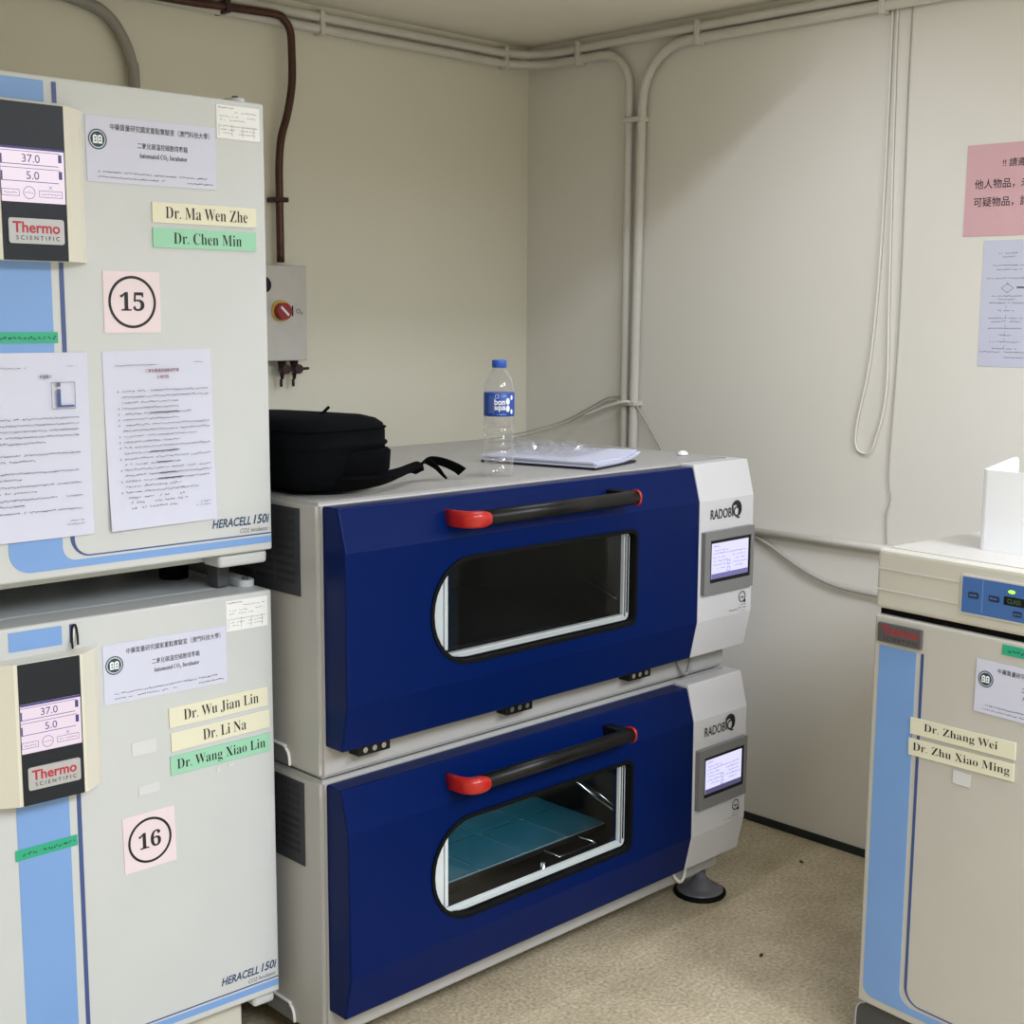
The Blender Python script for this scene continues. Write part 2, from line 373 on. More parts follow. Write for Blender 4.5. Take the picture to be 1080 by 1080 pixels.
for dz, lab in ((0, 'upper of two thin grey cables rising behind the bottle to the vertical conduits'), (-.011, 'lower of two thin grey cables rising behind the bottle to the vertical conduits')):
    run('cord', [(-.62, -.32, 1.085 + dz), (-.45, -.28, 1.083 + dz), (-.25, -.2, 1.082 + dz), (-.12, -.17, 1.09 + dz), (-.04, -.22, 1.118 + dz), (-.025, -.31, 1.163 + dz), (-.02, -.37, 1.192 + dz), (-.018, -.42, 1.197 + dz)], .0028, GREYC, lab, 'cord', 'cables behind the bottle', 6, 8)
run('cord', [(-.045, -.30, 1.135), (-.05, -.38, 1.163), (-.05, -.45, 1.183), (-.042, -.475, 1.186)], .0045, CORD, 'short pale cable end tied across the vertical conduits', 'cord', None, 5, 8)
run('cord', [(-.03, -.485, 1.185), (-.025, -.5, 1.16), (-.02, -.54, 1.105), (-.02, -.585, 1.045), (-.02, -.6, 1.0)], .0035, GREYC, 'grey cable slanting down from the low clip behind the shaker', 'cord', None, 5, 8)
# notices on the right wall
t, y = sheet('wall_notice', RWF, 1.486, 1.80, 1.631, 1.845, PINKD, 'pink paper notice with black characters on the right wall', 'notice', rot=.3)
bm = B()
text(bm, '!! 請遵', 1.576, 1.632, 1.790, 1.809, y, .006)
text(bm, '他人物品，未經', 1.509, 1.668, 1.741, 1.764, y, .006)
text(bm, '可疑物品，請勿', 1.509, 1.668, 1.699, 1.722, y, .006)
obj('lettering', bm, INK, t)
t, y = sheet('wall_notice', RWF, 1.541, 1.751, 1.323, 1.621, PAPER, 'white flow chart page on the right wall below the pink notice', 'notice')
bm = B()
for z, w in ((1.588, .05), (1.580, .03), (1.560, .075), (1.550, .07), (1.530, .10), (1.488, .075), (1.480, .04), (1.472, .085), (1.454, .04), (1.436, .085), (1.428, .07), (1.412, .085), (1.396, .03), (1.380, .075), (1.364, .06), (1.356, .12)):
    scribble(bm, 1.605 - w / 2, 1.605 + w / 2, z, .0045, y)
for z in (1.522, 1.466, 1.444, 1.421, 1.404, 1.388, 1.372): q(bm, 1.6045, 1.6052, z - .006, z + .002, y)
for a, b in (((1.590, 1.508), (1.605, 1.519)), ((1.605, 1.519), (1.620, 1.508)), ((1.620, 1.508), (1.605, 1.497)), ((1.605, 1.497), (1.590, 1.508))):
    bm.faces.new([bm.verts.new(v) for v in ((a[0], y, a[1]), (b[0], y, b[1]), (b[0], y, b[1] + .0012), (a[0], y, a[1] + .0012))])
q(bm, 1.628, 1.68, 1.508, 1.512, y); q(bm, 1.605, 1.655, 1.345, 1.346, y)
obj('lettering', bm, INKG, t)

# ------------------------------------------------------------------ white incubators at the left
def stripe(pts_r, x0, x1, zb, zt_, band, r):
    """vertical band that turns right along the bottom"""
    o = [(x1, zt_), (x0, zt_)]
    for k in range(9): a = R(180 + 90 * k / 8); o.append((x0 + r + r * math.cos(a), zb + r + r * math.sin(a)))
    o += [(pts_r, zb), (pts_r, zb + band)]
    q_ = r * .62
    for k in range(9): a = R(270 - 90 * k / 8); o.append((x1 + q_ + q_ * math.cos(a), zb + band + q_ + q_ * math.sin(a)))
    return o
def incubator(F, T, label, low):
    bot = T - .794
    t = thing('incubator', F, (-.32, .38, 0 if low else LZ - .002), label, 'incubator', 'white incubators in the left stack')
    bb = (T - .80) if low else LZ + .052
    obj('body', box(B(), -.634, -.008, .078, .70, bb, T - .002, .01), WHITE, t)
    d = obj('door', box(B(), -.640, 0, 0, .073, bot, T, .005, 3), WHITE, t)
    ft = bot + .014
    s = B(); poly(s, stripe(-.003, -.493, -.403, ft, T - .286, .0125, .036), -.0008, 0); obj('blue_stripe', s, LBLUE, d); s = B(); poly(s, rrect(-.492, -.403, T - .040, T - .008, .001), -.0008, 0)
    obj('blue_stripe', s, LBLUE, d)
    s = B(); poly(s, rrect(-.3895, -.382, T - .040, T - .008, .001), -.0008, 0); obj('navy_stripe', s, NAVY, d); s = B()
    zc = ft + .0165; o = [(-.382, T - .286), (-.3895, T - .286)]; r = .034
    for k in range(9): a = R(180 + 90 * k / 8); o.append((-.3895 + r + r * math.cos(a), zc + r + r * math.sin(a)))
    o += [(-.003, zc), (-.003, zc + .0022)]; r2 = .0275
    for k in range(9): a = R(270 - 90 * k / 8); o.append((-.382 + r2 + r2 * math.cos(a), zc + .0022 + (r2) + r2 * math.sin(a)))
    poly(s, o, -.0008, 0); obj('navy_stripe', s, NAVY, d)
    s = text(B(), 'HERACELL', -.125, -.045, zc + .020, zc + .036, -.0006, .022, .25); text(s, '150i', -.040, -.006, zc + .0205, zc + .0375, -.0006, .022, .25)
    obj('lettering', s, INKB, d)
    s = text(B(), 'CO2 Incubator', -.068, -.008, zc + .0065, zc + .0145, -.0006, 0, .2); obj('lettering', s, INKG, d)
    # rating plate
    pl = obj('rating_plate', box(B(), -.096, -.010, -.001, 0, T - .066, T - .010), SPECP, t)
    s = B()
    for z, a, b in ((.022, -.06, -.015), (.030, -.09, -.075), (.030, -.072, -.052), (.030, -.035, -.018), (.036, -.09, -.08), (.036, -.07, -.04), (.046, -.09, -.015), (.052, -.088, -.06), (.052, -.05, -.02), (.058, -.085, -.066), (.058, -.052, -.02)):
        scribble(s, a, b, T - z, .0028, -.0013)
    for x in (-.092, -.066, -.045, -.022): q(s, x, x + .0006, T - .062, T - .042, -.0013)
    obj('print', s, INKG, pl)
    obj('print', scribble(B(), -.092, -.062, T - .016, .0035, -.0013), RED if low else INK, pl)
    # control unit
    zt, zb = T - .050, T - .286
    c = obj('control_panel', prism_z(B(), [(-.576, 0), (-.568, -.010), (-.503, -.045), (-.388, -.045), (-.358, -.022), (-.344, -.006), (-.342, 0)], zb, zt), CREAM, t)
    obj('dark_face', poly(B(), rrect(-0.4970, -0.3935, zb, zt - .001, .001), -.0458, -.045), DARKF, c)
    sc = obj('touch_screen', poly(B(), rrect(-0.4960, -0.3955, T - .199, T - .117, .001), -.0463, -.0458), emit('lilac_screen', (244, 226, 240), .85), c)
    y = -.0466
    s = B(); q(s, -0.4960, -0.3955, T - .1205, T - .117, y)
    for zz in (T - .123, T - .148):
        q(s, -0.4960, -0.4025, zz - .0008, zz, y); q(s, -0.4960, -0.4050, zz - .0205, zz - .0195, y); q(s, -0.4050, -0.3995, zz - .014, zz - .002, y); q(s, -0.4960, -0.4935, zz - .0195, zz - .006, y)
    text(s, '37.0', -0.4625, -0.4345, T - .1395, T - .1275, y); text(s, '5.0', -0.4565, -0.4365, T - .1645, T - .1525, y)
    for a, b in ((-0.4960, -0.4685), (-0.4375, -0.4005)):
        for e in ((a, b, T - .181, T - .1803), (a, b, T - .1905, T - .1898)): q(s, *e, y)
        q(s, b - .0007, b, T - .1905, T - .1803, y); q(s, a, a + .0007, T - .1905, T - .1803, y)
        scribble(s, a + .004, b - .003, T - .187, .003, y)
    ring(s, disc(-0.4530, T - .1845, .0095), disc(-0.4530, T - .1845, .0087), y, y + .0001); scribble(s, -0.4595, -0.4465, T - .186, .003, y)
    text(s, '✕', -0.4220, -0.4160, T - .1785, T - .1725, y)
    obj('lettering', s, mat('indigo_print', (58, 54, 128), .4), c)
    bd = obj('badge', poly(B(), rrect(-0.4885, -0.4005, T - .261, T - .223, .004), -.0485, -.0458), BADGE, c)
    obj('lettering', text(B(), 'Thermo', -0.4825, -0.4075, T - .245, T - .228, -.0489, .022), RED, c)
    obj('lettering', text(B(), 'S C I E N T I F I C', -0.4775, -0.4085, T - .2555, T - .249, -.0489, .005), INK, c)
    # hinges
    h = B(); box(h, -.05 if low else -.105, -.003, .012, .074, bot - .026, bot - .0005, .009, 3)
    obj('hinge', h, WHITE, t)
    h = B(); prism_z(h, rrect(-.036, -.004, .044, .15, .0155), T + .0005, T + .013)
    obj('hinge', h, WHITE, t)
    if not low: obj('hinge_post', box(B(), -.066, -.040, .085, .125, LZ + .0003, LZ + .052, .003), DKSTEEL, t)
    obj('hinge_pin', lathe(B(), [(.006, T + .013), (.006, T + .017), (.004, T + .018)], -.020, .060), DKSTEEL, t)
    if low:
        obj('base', box(box(B(), -.60, -.066, .03, .68, .03, bb, .006), -.60, -.09, .06, .66, 0, .03), BEIGE, t)
    else:
        for x in (-.58, -.07):
            for yy in (.24, .64): obj('foot', lathe(B(), [(.028, LZ - .002), (.028, bb)], x, yy, 20), RUBBER, t)
    return t
incubator(UPF, UZ, 'upper white incubator of the left stack, its door numbered 15', 0)
incubator(LOF, LZ, 'lower white incubator of the left stack, its door numbered 16', 1)
# latch thing on the upper door's edge and wire loop on the lower control unit
t = thing('wire_loop', LOF, (-.383, -.004, .886), 'small black and white wire loop tucked above the lower incubator control unit', 'wire')
obj('wire', tube(B(), [(-.390, -.012, .884), (-.387, -.004, .90), (-.385, -.002, .918), (-.380, -.003, .921), (-.3775, -.004, .905), (-.379, -.008, .888)], .0018, 8, 4), BLACK, t)
obj('tie', tube(B(), [(-.386, -.004, .884), (-.383, -.003, .916)], .0016, 8), CORD, t)

def inst_label(F, x0, z0, x1, z1, label, y0=0, rot=0, shown=1):
    t, y = sheet('equipment_label', F, x0, x1, z0, z1, PAPER, label, 'label', 'white equipment labels', rot=rot)
    w, h = x1 - x0, z1 - z0
    X = lambda u: x0 + u * w
    Z = lambda v: z0 + v * h
    bm = text(B(), '中藥質量研究國家重點實驗室（澳門科技大學）', X(.18), X(.95), Z(.80), Z(.90), y, .003)
    text(bm, '二氧化碳溫控細胞培養箱', X(.38), X(.77), Z(.555), Z(.65), y, .003)
    text(bm, serif('Automated CO') + '₂' + serif(' Incubator'), X(.39), X(.765), Z(.40), Z(.49), y)
    scribble(bm, X(.08), X(.92), Z(.145), h * .035, y); scribble(bm, X(.08), X(.58), Z(.065), h * .035, y); scribble(bm, X(.76), X(.97), Z(.06), h * .035, y)
    obj('lettering', bm, INK, t)
    cx, cz, r = X(.085), Z(.645), h * .155
    bm = B(); ring(bm, disc(cx, cz, r), disc(cx, cz, r * .88), y, y + .0002)
    poly(bm, disc(cx, cz, r * .76), y, y + .0002)
    e = obj('emblem', bm, DKGREEN, t)
    bm = B()
    for s in (-1, 1): poly(bm, [(cx + s * r * .04, cz - r * .42), (cx + s * r * .04, cz + r * .34), (cx + s * r * .28, cz + r * .46), (cx + s * r * .5, cz + r * .3), (cx + s * r * .5, cz - r * .42)], y - .0003, y - .0001)
    obj('book_mark', bm, LABW, e)
    bm = B()
    for s in (-1, 1):
        for v in (-.16, .14): q(bm, cx + (s * .26 - .1) * r, cx + (s * .26 + .1) * r, cz + (v - .07) * r, cz + (v + .07) * r, y - .0005)
    obj('book_print', bm, DKGREEN, e)
    return t
inst_label(UPF, -.336, 1.647, -.0995, 1.751, 'white equipment label with round emblem on the upper incubator numbered 15', rot=-.3)
inst_label(LOF, -.3335, .772, -.0975, .877, 'white equipment label with round emblem on the lower incubator numbered 16')
def strip(F, x0, x1, z0, z1, m, s, label, lo=.22, hi=.8, rot=0, fs=None):
    t, y = sheet('name_strip', F, x0, x1, z0, z1, m, label, 'name strip', 'printed name strips', th=.002, rot=rot)
    w, h = x1 - x0, z1 - z0; a, b = fs or (.12, .91)
    obj('lettering', text(B(), serif(s), x0 + a * w, x0 + b * w, z0 + lo * h, z0 + hi * h, y, -.0095), INK, t)
strip(UPF, -.2235, -.0215, 1.5875, 1.621, YELP, 'Dr. Ma Wen Zhe', 'pale yellow name strip on the upper incubator, above a green one')
strip(UPF, -.2235, -.0225, 1.5465, 1.579, GRNP, 'Dr. Chen Min', 'pale green name strip on the upper incubator, below a yellow one', fs=(.19, .85))
strip(LOF, -.2150, -.0140, .7100, .7465, YELP, 'Dr. Wu Jian Lin', 'pale yellow name strip on the lower incubator, topmost of its three', rot=-1.2, fs=(.14, .9), lo=.2)
strip(LOF, -.2125, -.0110, .6665, .7015, YELP, 'Dr. Li Na', 'pale yellow name strip on the lower incubator, middle of its three', rot=-1.5, fs=(.31, .75))
strip(LOF, -.2150, -.0115, .622, .657, GRNP, 'Dr. Wang Xiao Lin', 'pale green name strip on the lower incubator, below two yellow ones', rot=-.8, fs=(.06, .95), lo=.12)
def numsign(F, x0, x1, z0, z1, s, label, rot=0):
    t, y = sheet('number_sign', F, x0, x1, z0, z1, PINKP, label, 'sign', 'pink number signs', rot=rot)
    cx, cz, r = (x0 + x1) / 2, (z0 + z1) / 2, (x1 - x0) * .42
    bm = B(); ring(bm, disc(cx, cz, r, 40), disc(cx, cz, r * .895, 40), y, y + .0002)
    text(bm, serif(s), cx - r * .52, cx + r * .5, cz - r * .34, cz + r * .38, y, .004)
    obj('lettering', bm, INK, t)
numsign(UPF, -.316, -.2135, 1.405, 1.5055, '15', 'pink square sign with a circled number 15')
numsign(LOF, -.3085, -.2095, .461, .564, '16', 'pink square sign with a circled number 16', rot=-1.2)
# two printed pages on the upper door
t, y = sheet('instruction_page', UPF, -.559, -.349, 1.075, 1.374, PAPER, 'white printed page with a small incubator picture, left of two pages on the upper door', 'page', 'printed pages on the upper incubator', bend=.004, y=-.001)
bm = B(); y -= .0047
scribble(bm, -.55, -.455, 1.349, .003, y); scribble(bm, -.385, -.37, 1.351, .003, y); text(bm, '儀器簡介', -.432, -.412, 1.333, 1.339, y, .01)
z = 1.268
for n in (5, -1, 2, -1, 2, 2, 2, 2, -2, 4):
    if n < 0: z -= .0075 * -n; continue
    for i in range(n):
        if z < 1.118: break
        scribble(bm, -.55, (-.37 if i < n - 1 or n == 1 else -.37 - rnd.uniform(.03, .12)), z, .0042, y); z -= .0095
    z -= .002
scribble(bm, -.39, -.367, 1.100, .003, y); scribble(bm, -.40, -.367, 1.094, .003, y)
obj('lettering', bm, mat('print_grey', (66, 68, 84), .6), t)
bm = ring(B(), rrect(-.414, -.374, 1.284, 1.327, .002), rrect(-.4132, -.3748, 1.2848, 1.3262, .0018), y, y + .0002); q(bm, -.405, -.3985, 1.320, 1.326, y); q(bm, -.405, -.3985, 1.310, 1.316, y)
obj('picture', bm, INKG, t)
bm = B(); q(bm, -.405, -.3985, 1.287, 1.310, y); q(bm, -.4, -.376, 1.287, 1.290, y); obj('picture', bm, NAVY, t)
t, y = sheet('instruction_page', UPF, -.3205, -.1180, 1.076, 1.376, PAPER, 'white printed rules page with red title, right of two pages on the upper door', 'page', 'printed pages on the upper incubator', bend=.006, rot=-.6)
y -= .0067
bm = B(); scribble(bm, -.303, -.225, 1.3505, .003, y); scribble(bm, -.155, -.135, 1.353, .003, y)
z = 1.307
for a, b, n in ((-.292, -.13, 3), (-.292, -.19, 1), (-.292, -.165, 1), (-.292, -.19, 1), (-.292, -.13, 2), (-.292, -.155, 1), (-.292, -.19, 1), (-.292, -.13, 2), (-.292, -.13, 2), (-.292, -.13, 2), (-.292, -.13, 2), (-.292, -.155, 1)):
    q(bm, -.300, -.2985, z, z + .003, y)
    for i in range(n):
        scribble(bm, a, b if (i == 0 or rnd.random() < .4) else b - .06, z, .0042, y)
        if rnd.random() < .3: q(bm, -.25 + rnd.uniform(0, .03), -.21 + rnd.uniform(0, .03), z + .0013, z + .0029, y)
        z -= .0094
for w in (.105, .11, .09): scribble(bm, -.288, -.288 + w, z, .0042, y, fill=.7); z -= .0088
scribble(bm, -.152, -.132, 1.110, .003, y); scribble(bm, -.16, -.13, 1.104, .003, y)
obj('lettering', bm, mat('print_grey', (66, 68, 84), .6), t)
bm = text(B(), '二氧化碳溫控細胞培養箱', -.248, -.185, 1.339, 1.345, y, .012); text(bm, '使用守則', -.2265, -.2045, 1.328, 1.334, y, .012)
obj('lettering', bm, mat('maroon_print', (110, 30, 44), .6), t)
# green tapes and scraps of white tape
def tape(F, x0, x1, z0, z1, label, rot=0):
    t, y = sheet('label_tape', F, x0, x1, z0, z1, TAPE, label, 'tape', 'green label tapes', y=-.0009, th=.0005, rot=rot)
    obj('lettering', scribble(B(), x0 + .012, x1 - .004, z0 + .3 * (z1 - z0), .4 * (z1 - z0), y), mat('dark_green_print', (18, 84, 68), .6), t)
tape(UPF, -.53, -.3965, 1.389, 1.4065, 'green label tape across the blue stripe of the upper incubator')
tape(LOF, -.4980, -.3915, .5375, .5565, 'green label tape across the blue stripe of the lower incubator', rot=-1)
def scrap(F, x0, x1, z0, z1, label, rot=0, cat='tape'):
    bm = box(B(), x0, x1, -.0013, -.0003, z0, z1); o = obj('tape_scrap', bm, mat('white_tape', (206, 209, 210), .5), None, F, ((x0 + x1) / 2, 0, (z0 + z1) / 2)); o.rotation_euler = (0, R(rot), F.a)
    tag(o, label, cat, 'scraps of white tape')
scrap(LOF, -.287, -.2405, .6715, .696, 'blank white tape piece on the lower incubator, left of the name strips', -1)
scrap(LOF, -.277, -.237, .598, .615, 'smaller blank white tape piece just above the pink sign numbered 16', -1)
scrap(LOF, -.124, -.116, .607, .614, 'tiny tape remnant left below the green strip on the lower incubator')
scrap(LOF, -.100, -.088, .612, .616, 'tiny tape remnant right below the green strip on the lower incubator')
scrap(RIF, .184, .2195, .602, .6265, 'small white tape square below the name strips on the right incubator', .5)

# ------------------------------------------------------------------ the two blue incubator shakers
PROF = [(-.045, 0), (-.067, -.086), (-.069, -.369), (-.050, -.457)]
def shaker(T, label, low):
    t = thing('incubator_shaker', SHF, (.61, .37, 0 if low else SL), label, 'incubator shaker', 'blue and white incubator shakers')
    bot = T - .519
    # body shell with the front opening
    bm = B(); X0, X1, Y0, Y1 = 0, 1.222, 0, .74
    hx0, hx1, hz0, hz1 = .06, .975, T - .45, T - .06
    V = lambda x, y, z: bm.verts.new((x, y, z))
    f = [V(X0, Y0, bot), V(X1, Y0, bot), V(X1, Y0, T), V(X0, Y0, T)]; k = [V(X0, Y1, bot), V(X1, Y1, bot), V(X1, Y1, T), V(X0, Y1, T)]
    h = [V(hx0, Y0, hz0), V(hx1, Y0, hz0), V(hx1, Y0, hz1), V(hx0, Y0, hz1)]
    g = [V(hx0, Y0 + .03, hz0), V(hx1, Y0 + .03, hz0), V(hx1, Y0 + .03, hz1), V(hx0, Y0 + .03, hz1)]
    fs = []
    for i in range(4):
        j = (i + 1) % 4
        bm.faces.new((f[i], f[j], h[j], h[i])); fs.append(bm.faces.new((f[i], k[i], k[j], f[j]))); bm.faces.new((h[i], h[j], g[j], g[i]))
    bm.faces.new(k[::-1])
    es = list({e for q_ in fs for e in q_.edges})
    bmesh.ops.bevel(bm, geom=es, offset=.007, segments=3, affect='EDGES')
    body = obj('body', bm, STEELG, t)
    # chamber
    bm = B(); c = [[V2 for V2 in (bm.verts.new((hx0, y, hz0)), bm.verts.new((hx1, y, hz0)), bm.verts.new((hx1, y, hz1)), bm.verts.new((hx0, y, hz1)))] for y in (.031, .62)]
    for i in range(4): j = (i + 1) % 4; bm.faces.new((c[0][i], c[0][j], c[1][j], c[1][i]))
    bm.faces.new(c[1]); ch = obj('chamber', bm, CHAMB, t)
    pz = T - .360
    obj('platform', box(box(B(), .10, .922, .115, .58, pz - .012, pz, .002), .3, .7, .22, .48, hz0 + .001, pz - .012), CHAMB, ch)
    for xi in range(6 if low else 0):
        if xi == 0: obj('tray_sheet', box(B(), .101, .921, .117, .575, pz + .0002, pz + .0014), mat('pale_tray_sheet', (128, 152, 156), .35), ch)
        for yi in range(3):
            x = .925 - .1375 * (xi + 1); y = .12 + .152 * yi
            obj('sticky_mat', box(B(), x, x + .1335, y, y + .1475, pz + .0016, pz + .0042, .001, 1), MAT_T, ch)
    obj('tray_handle', tube(B(), [(.705, .118, pz - .006), (.700, .066, pz - .004), (.712, .058, pz - .004), (.812, .056, pz - .004), (.822, .066, pz - .004), (.822, .118, pz - .006)], .0035, 10, 3), CHROME, ch)
    obj('guide_post', tube(B(), [(.665, .075, hz0 + .001), (.665, .075, pz - .01)], .006, 12), CHROME, ch)
    obj('rail', tube(tube(B(), [(.945, .05, T - .349), (.945, .235, T - .291), (.945, .255, T - .291), (.96, .262, T - .291)], .0045, 10), [(.945, .05, T - .336), (.945, .225, T - .281)], .003, 10), CHROME, ch)
    # white inner frame round the opening
    fr = B(); ring(fr, rrect(.2195, .794, T - .3265, T - .1335, (.094, .012, .012, .094), 8), rrect(.252, .776, T - .3165, T - .134, .0015, 8), -.0545, -.046)
    fo = obj('inner_frame', fr, FRAMEW, t)
    s = B(); box(s, .2535, .2615, -.0575, -.046, T - .305, T - .15); obj('seal', s, FRAMEW, fo)
    s = B(); box(s, .2535, .774, -.0575, -.046, T - .3185, T - .3135); obj('seal', s, FRAMEW, fo)
    s = B(); box(s, .779, .781, -.0575, -.0545, T - .318, T - .136); obj('seal', s, GREYF, fo)
    s = B(); box(s, .7865, .7885, -.0575, -.0545, T - .31, T - .140); obj('seal', s, BLACK, fo)
    # door with the rounded window
    x0, x1 = .011, 1.0235
    hole = rrect(.213, .8005, T - .333, T - .127, (.1, .018, .018, .1), 8)
    bm = B()
    P = [[bm.verts.new((x, y, T - .007 + z if z == 0 else T + z)) for y, z in PROF] for x in (x0, x1)]
    K = [[bm.verts.new((x, -.001, T - .007)), bm.verts.new((x, -.001, T - .457))] for x in (x0, x1)]
    for i in (0, 2): bm.faces.new((P[0][i], P[1][i], P[1][i + 1], P[0][i + 1]))
    bm.faces.new((K[0][0], K[1][0], P[1][0], P[0][0])); bm.faces.new((P[0][3], P[1][3], K[1][1], K[0][1]))
    for i in (0, 1): bm.faces.new([K[i][0]] + P[i] + [K[i][1]])
    yf = lambda z: -.067 - .002 * (T - .086 - z) / .283
    H0 = [bm.verts.new((x, yf(z), z)) for x, z in hole]; H1 = [bm.verts.new((x, -.014, z)) for x, z in hole]
    n = len(hole)
    for i in range(n): j = (i + 1) % n; bm.faces.new((H0[i], H0[j], H1[j], H1[i]))
    ed = [bm.edges.get((P[0][1], P[1][1])), bm.edges.get((P[1][1], P[1][2])), bm.edges.get((P[1][2], P[0][2])), bm.edges.get((P[0][2], P[0][1]))]
    ed += [bm.edges.get((H0[i], H0[(i + 1) % n])) for i in range(n)]
    bmesh.ops.triangle_fill(bm, use_beauty=True, use_dissolve=False, edges=ed)
    d = obj('door', bm, BLUE, t)
    md = d.modifiers.new('edge', 'BEVEL'); md.width = .004; md.segments = 3; md.limit_method = 'ANGLE'; md.angle_limit = R(50)
    gk = B(); ring(gk, rrect(.2085, .805, T - .3375, T - .1225, (.1045, .0225, .0225, .1045), 8), rrect(.2165, .797, T - .3295, T - .1305, (.097, .015, .015, .097), 8), -.0712, -.05)
    obj('window_gasket', gk, RUBBER, d)
    obj('window_pane', poly(B(), rrect(.2165, .797, T - .3295, T - .1305, (.097, .015, .015, .097), 8), -.062, -.058), GLASSC if low else GLASSD, d)
    # handle
    hz = T - .046
    hd = obj('handle', tube(B(), [(.290, -.108, hz), (.748, -.108, hz)], .0152, 24), BLACK, t)
    def sweep(rows, n=20):
        br = B(); L = []
        for i, (x, yy, rr, rh) in enumerate(rows):
            a = rows[max(i - 1, 0)]; b = rows[min(i + 1, len(rows) - 1)]; dv = Vector((b[0] - a[0], b[1] - a[1], 0)).normalized(); nv = Vector((dv.y, -dv.x, 0))
            L.append([br.verts.new(Vector((x, yy, hz)) + nv * rr * math.copysign(abs(math.cos(w)) ** .7, math.cos(w)) + Vector((0, 0, rh * math.copysign(abs(math.sin(w)) ** .7, math.sin(w))))) for w in (2 * math.pi * k_ / n for k_ in range(n))])
        for a, b in zip(L, L[1:]):
            for k_ in range(n): br.faces.new((a[k_], a[(k_ + 1) % n], b[(k_ + 1) % n], b[k_])).smooth = True
        br.faces.new(L[0]); br.faces.new(L[-1]); return br
    obj('red_bracket', sweep([(.263, -.050, .006, .0165), (.264, -.080, .007, .0165), (.268, -.098, .010, .0165), (.276, -.110, .014, .0165), (.290, -.114, .0150, .0165), (.304, -.116, .0135, .0150), (.314, -.117, .010, .0115), (.320, -.117, .004, .005)]), HRED, hd)
    obj('bracket', box(B(), .716, .746, -.100, -.050, hz - .014, hz + .015, .004), BLACK, hd)
    obj('red_end_cap', sweep([(.7465, -.106, .017, .017), (.752, -.106, .017, .017), (.757, -.106, .014, .014), (.7595, -.106, .007, .007)]), HRED, hd)
    # control column
    pr = [(-.002, T - .001)] + [(y, T + z - (.001 if z == 0 else 0)) for y, z in PROF] + [(-.002, T - .457)]
    cp = obj('control_panel', box(prism_x(B(), pr, 1.0255, 1.232), 1.2225, 1.232, -.002, .05, T - .457, T - .001), PANELW, t)
    md = cp.modifiers.new('edge', 'BEVEL'); md.width = .003; md.segments = 3; md.limit_method = 'ANGLE'; md.angle_limit = R(30)
    sf = B(); ring(sf, rrect(1.031, 1.2205, T - .305, T - .157, .003), rrect(1.052, 1.209, T - .279, T - .178, .002), -.080, -.066)
    obj('screen_bezel', sf, GREYF, cp)
    obj('screen_border', poly(B(), rrect(1.0515, 1.2095, T - .2795, T - .1775, .002), -.0775, -.067), BLACK, cp)
    obj('touch_screen', poly(B(), rrect(1.059, 1.2005, T - .270, T - .186, .001), -.0780, -.0775), emit('pale_screen', (206, 204, 240), 1.15), cp)
    y = -.0783; s = B(); q(s, 1.059, 1.2005, T - .270, T - .258, y)
    for z, a, b in ((.195, 1.066, 1.088), (.206, 1.07, 1.12), (.213, 1.065, 1.19), (.222, 1.066, 1.11), (.222, 1.14, 1.19), (.231, 1.07, 1.12), (.231, 1.15, 1.19), (.240, 1.066, 1.115), (.240, 1.14, 1.195), (.249, 1.08, 1.11), (.249, 1.15, 1.18)): scribble(s, a, b, T - z, .005, y)
    for z in (.236, .252): ring(s, rrect(1.119, 1.130, T - z - .005, T - z + .006, .001, 1), rrect(1.1202, 1.1288, T - z - .0038, T - z + .0048, .001, 1), y, y + .0001)
    obj('print', s, mat('violet_print', (120, 118, 178), .5), cp)
    yl = -.0682 - .001
    s = text(B(), 'RADOB', 1.063, 1.142, T - .131, T - .108, yl, .006); text(s, 'I', 1.145, 1.149, T - .130, T - .109, yl, .004); text(s, 'Q', 1.150, 1.177, T - .137, T - .107, yl, .012)
    o1 = [(1.162 + .020 * math.cos(R(a)), T - .114 + .021 * math.sin(R(a))) for a in range(-50, 171, 13)]; o2 = [(1.157 + .013 * math.cos(R(a)), T - .119 + .015 * math.sin(R(a))) for a in range(170, -51, -13)]
    poly(s, o1 + o2, yl, yl + .0004)
    obj('lettering', s, INK, cp)
    yl = -.0702
    s = ring(B(), disc(1.193, T - .330, .0135), disc(1.193, T - .330, .0112), yl, yl + .0002); q(s, 1.187, 1.199, T - .333, T - .330, yl); q(s, 1.199, 1.207, T - .345, T - .338, yl)
    scribble(s, 1.183, 1.208, T - .351, .003, yl); scribble(s, 1.143, 1.175, T - .361, .0045, yl); scribble(s, 1.180, 1.208, T - .359, .005, yl); scribble(s, 1.178, 1.207, T - .366, .0025, yl)
    obj('emblem', s, INK, cp)
    # side vent plate and hose hole
    vp = obj('vent_plate', box(B(), -.002, -.0002, .055, .30, T - .180, T - .016), VENT, t)
    bm = B()
    for i in range(9):
        for jx in range(3):
            y0 = .07 + jx * .07
            if i < 4: 
                for k_ in range(8): box(bm, -.0026, -.002, y0 + k_ * .0075, y0 + k_ * .0075 + .004, T - .032 - i * .0155, T - .022 - i * .0155)
            else: box(bm, -.0026, -.002, y0, y0 + .06, T - .034 - i * .0155, T - .026 - i * .0155)
    obj('vent_slots', bm, mat('vent_black', (30, 31, 36), .7), vp)
    obj('hose_hole', prism_x(B(), [(.30, T - .515), (.30, T - .478), (.13, T - .478), (.112, T - .482), (.101, T - .494), (.098, T - .515)], -.0015, -.0002), mat('hole_shade_grey', (112, 114, 116), .5), t)  # grey plate painted as the dark inside of an open hole
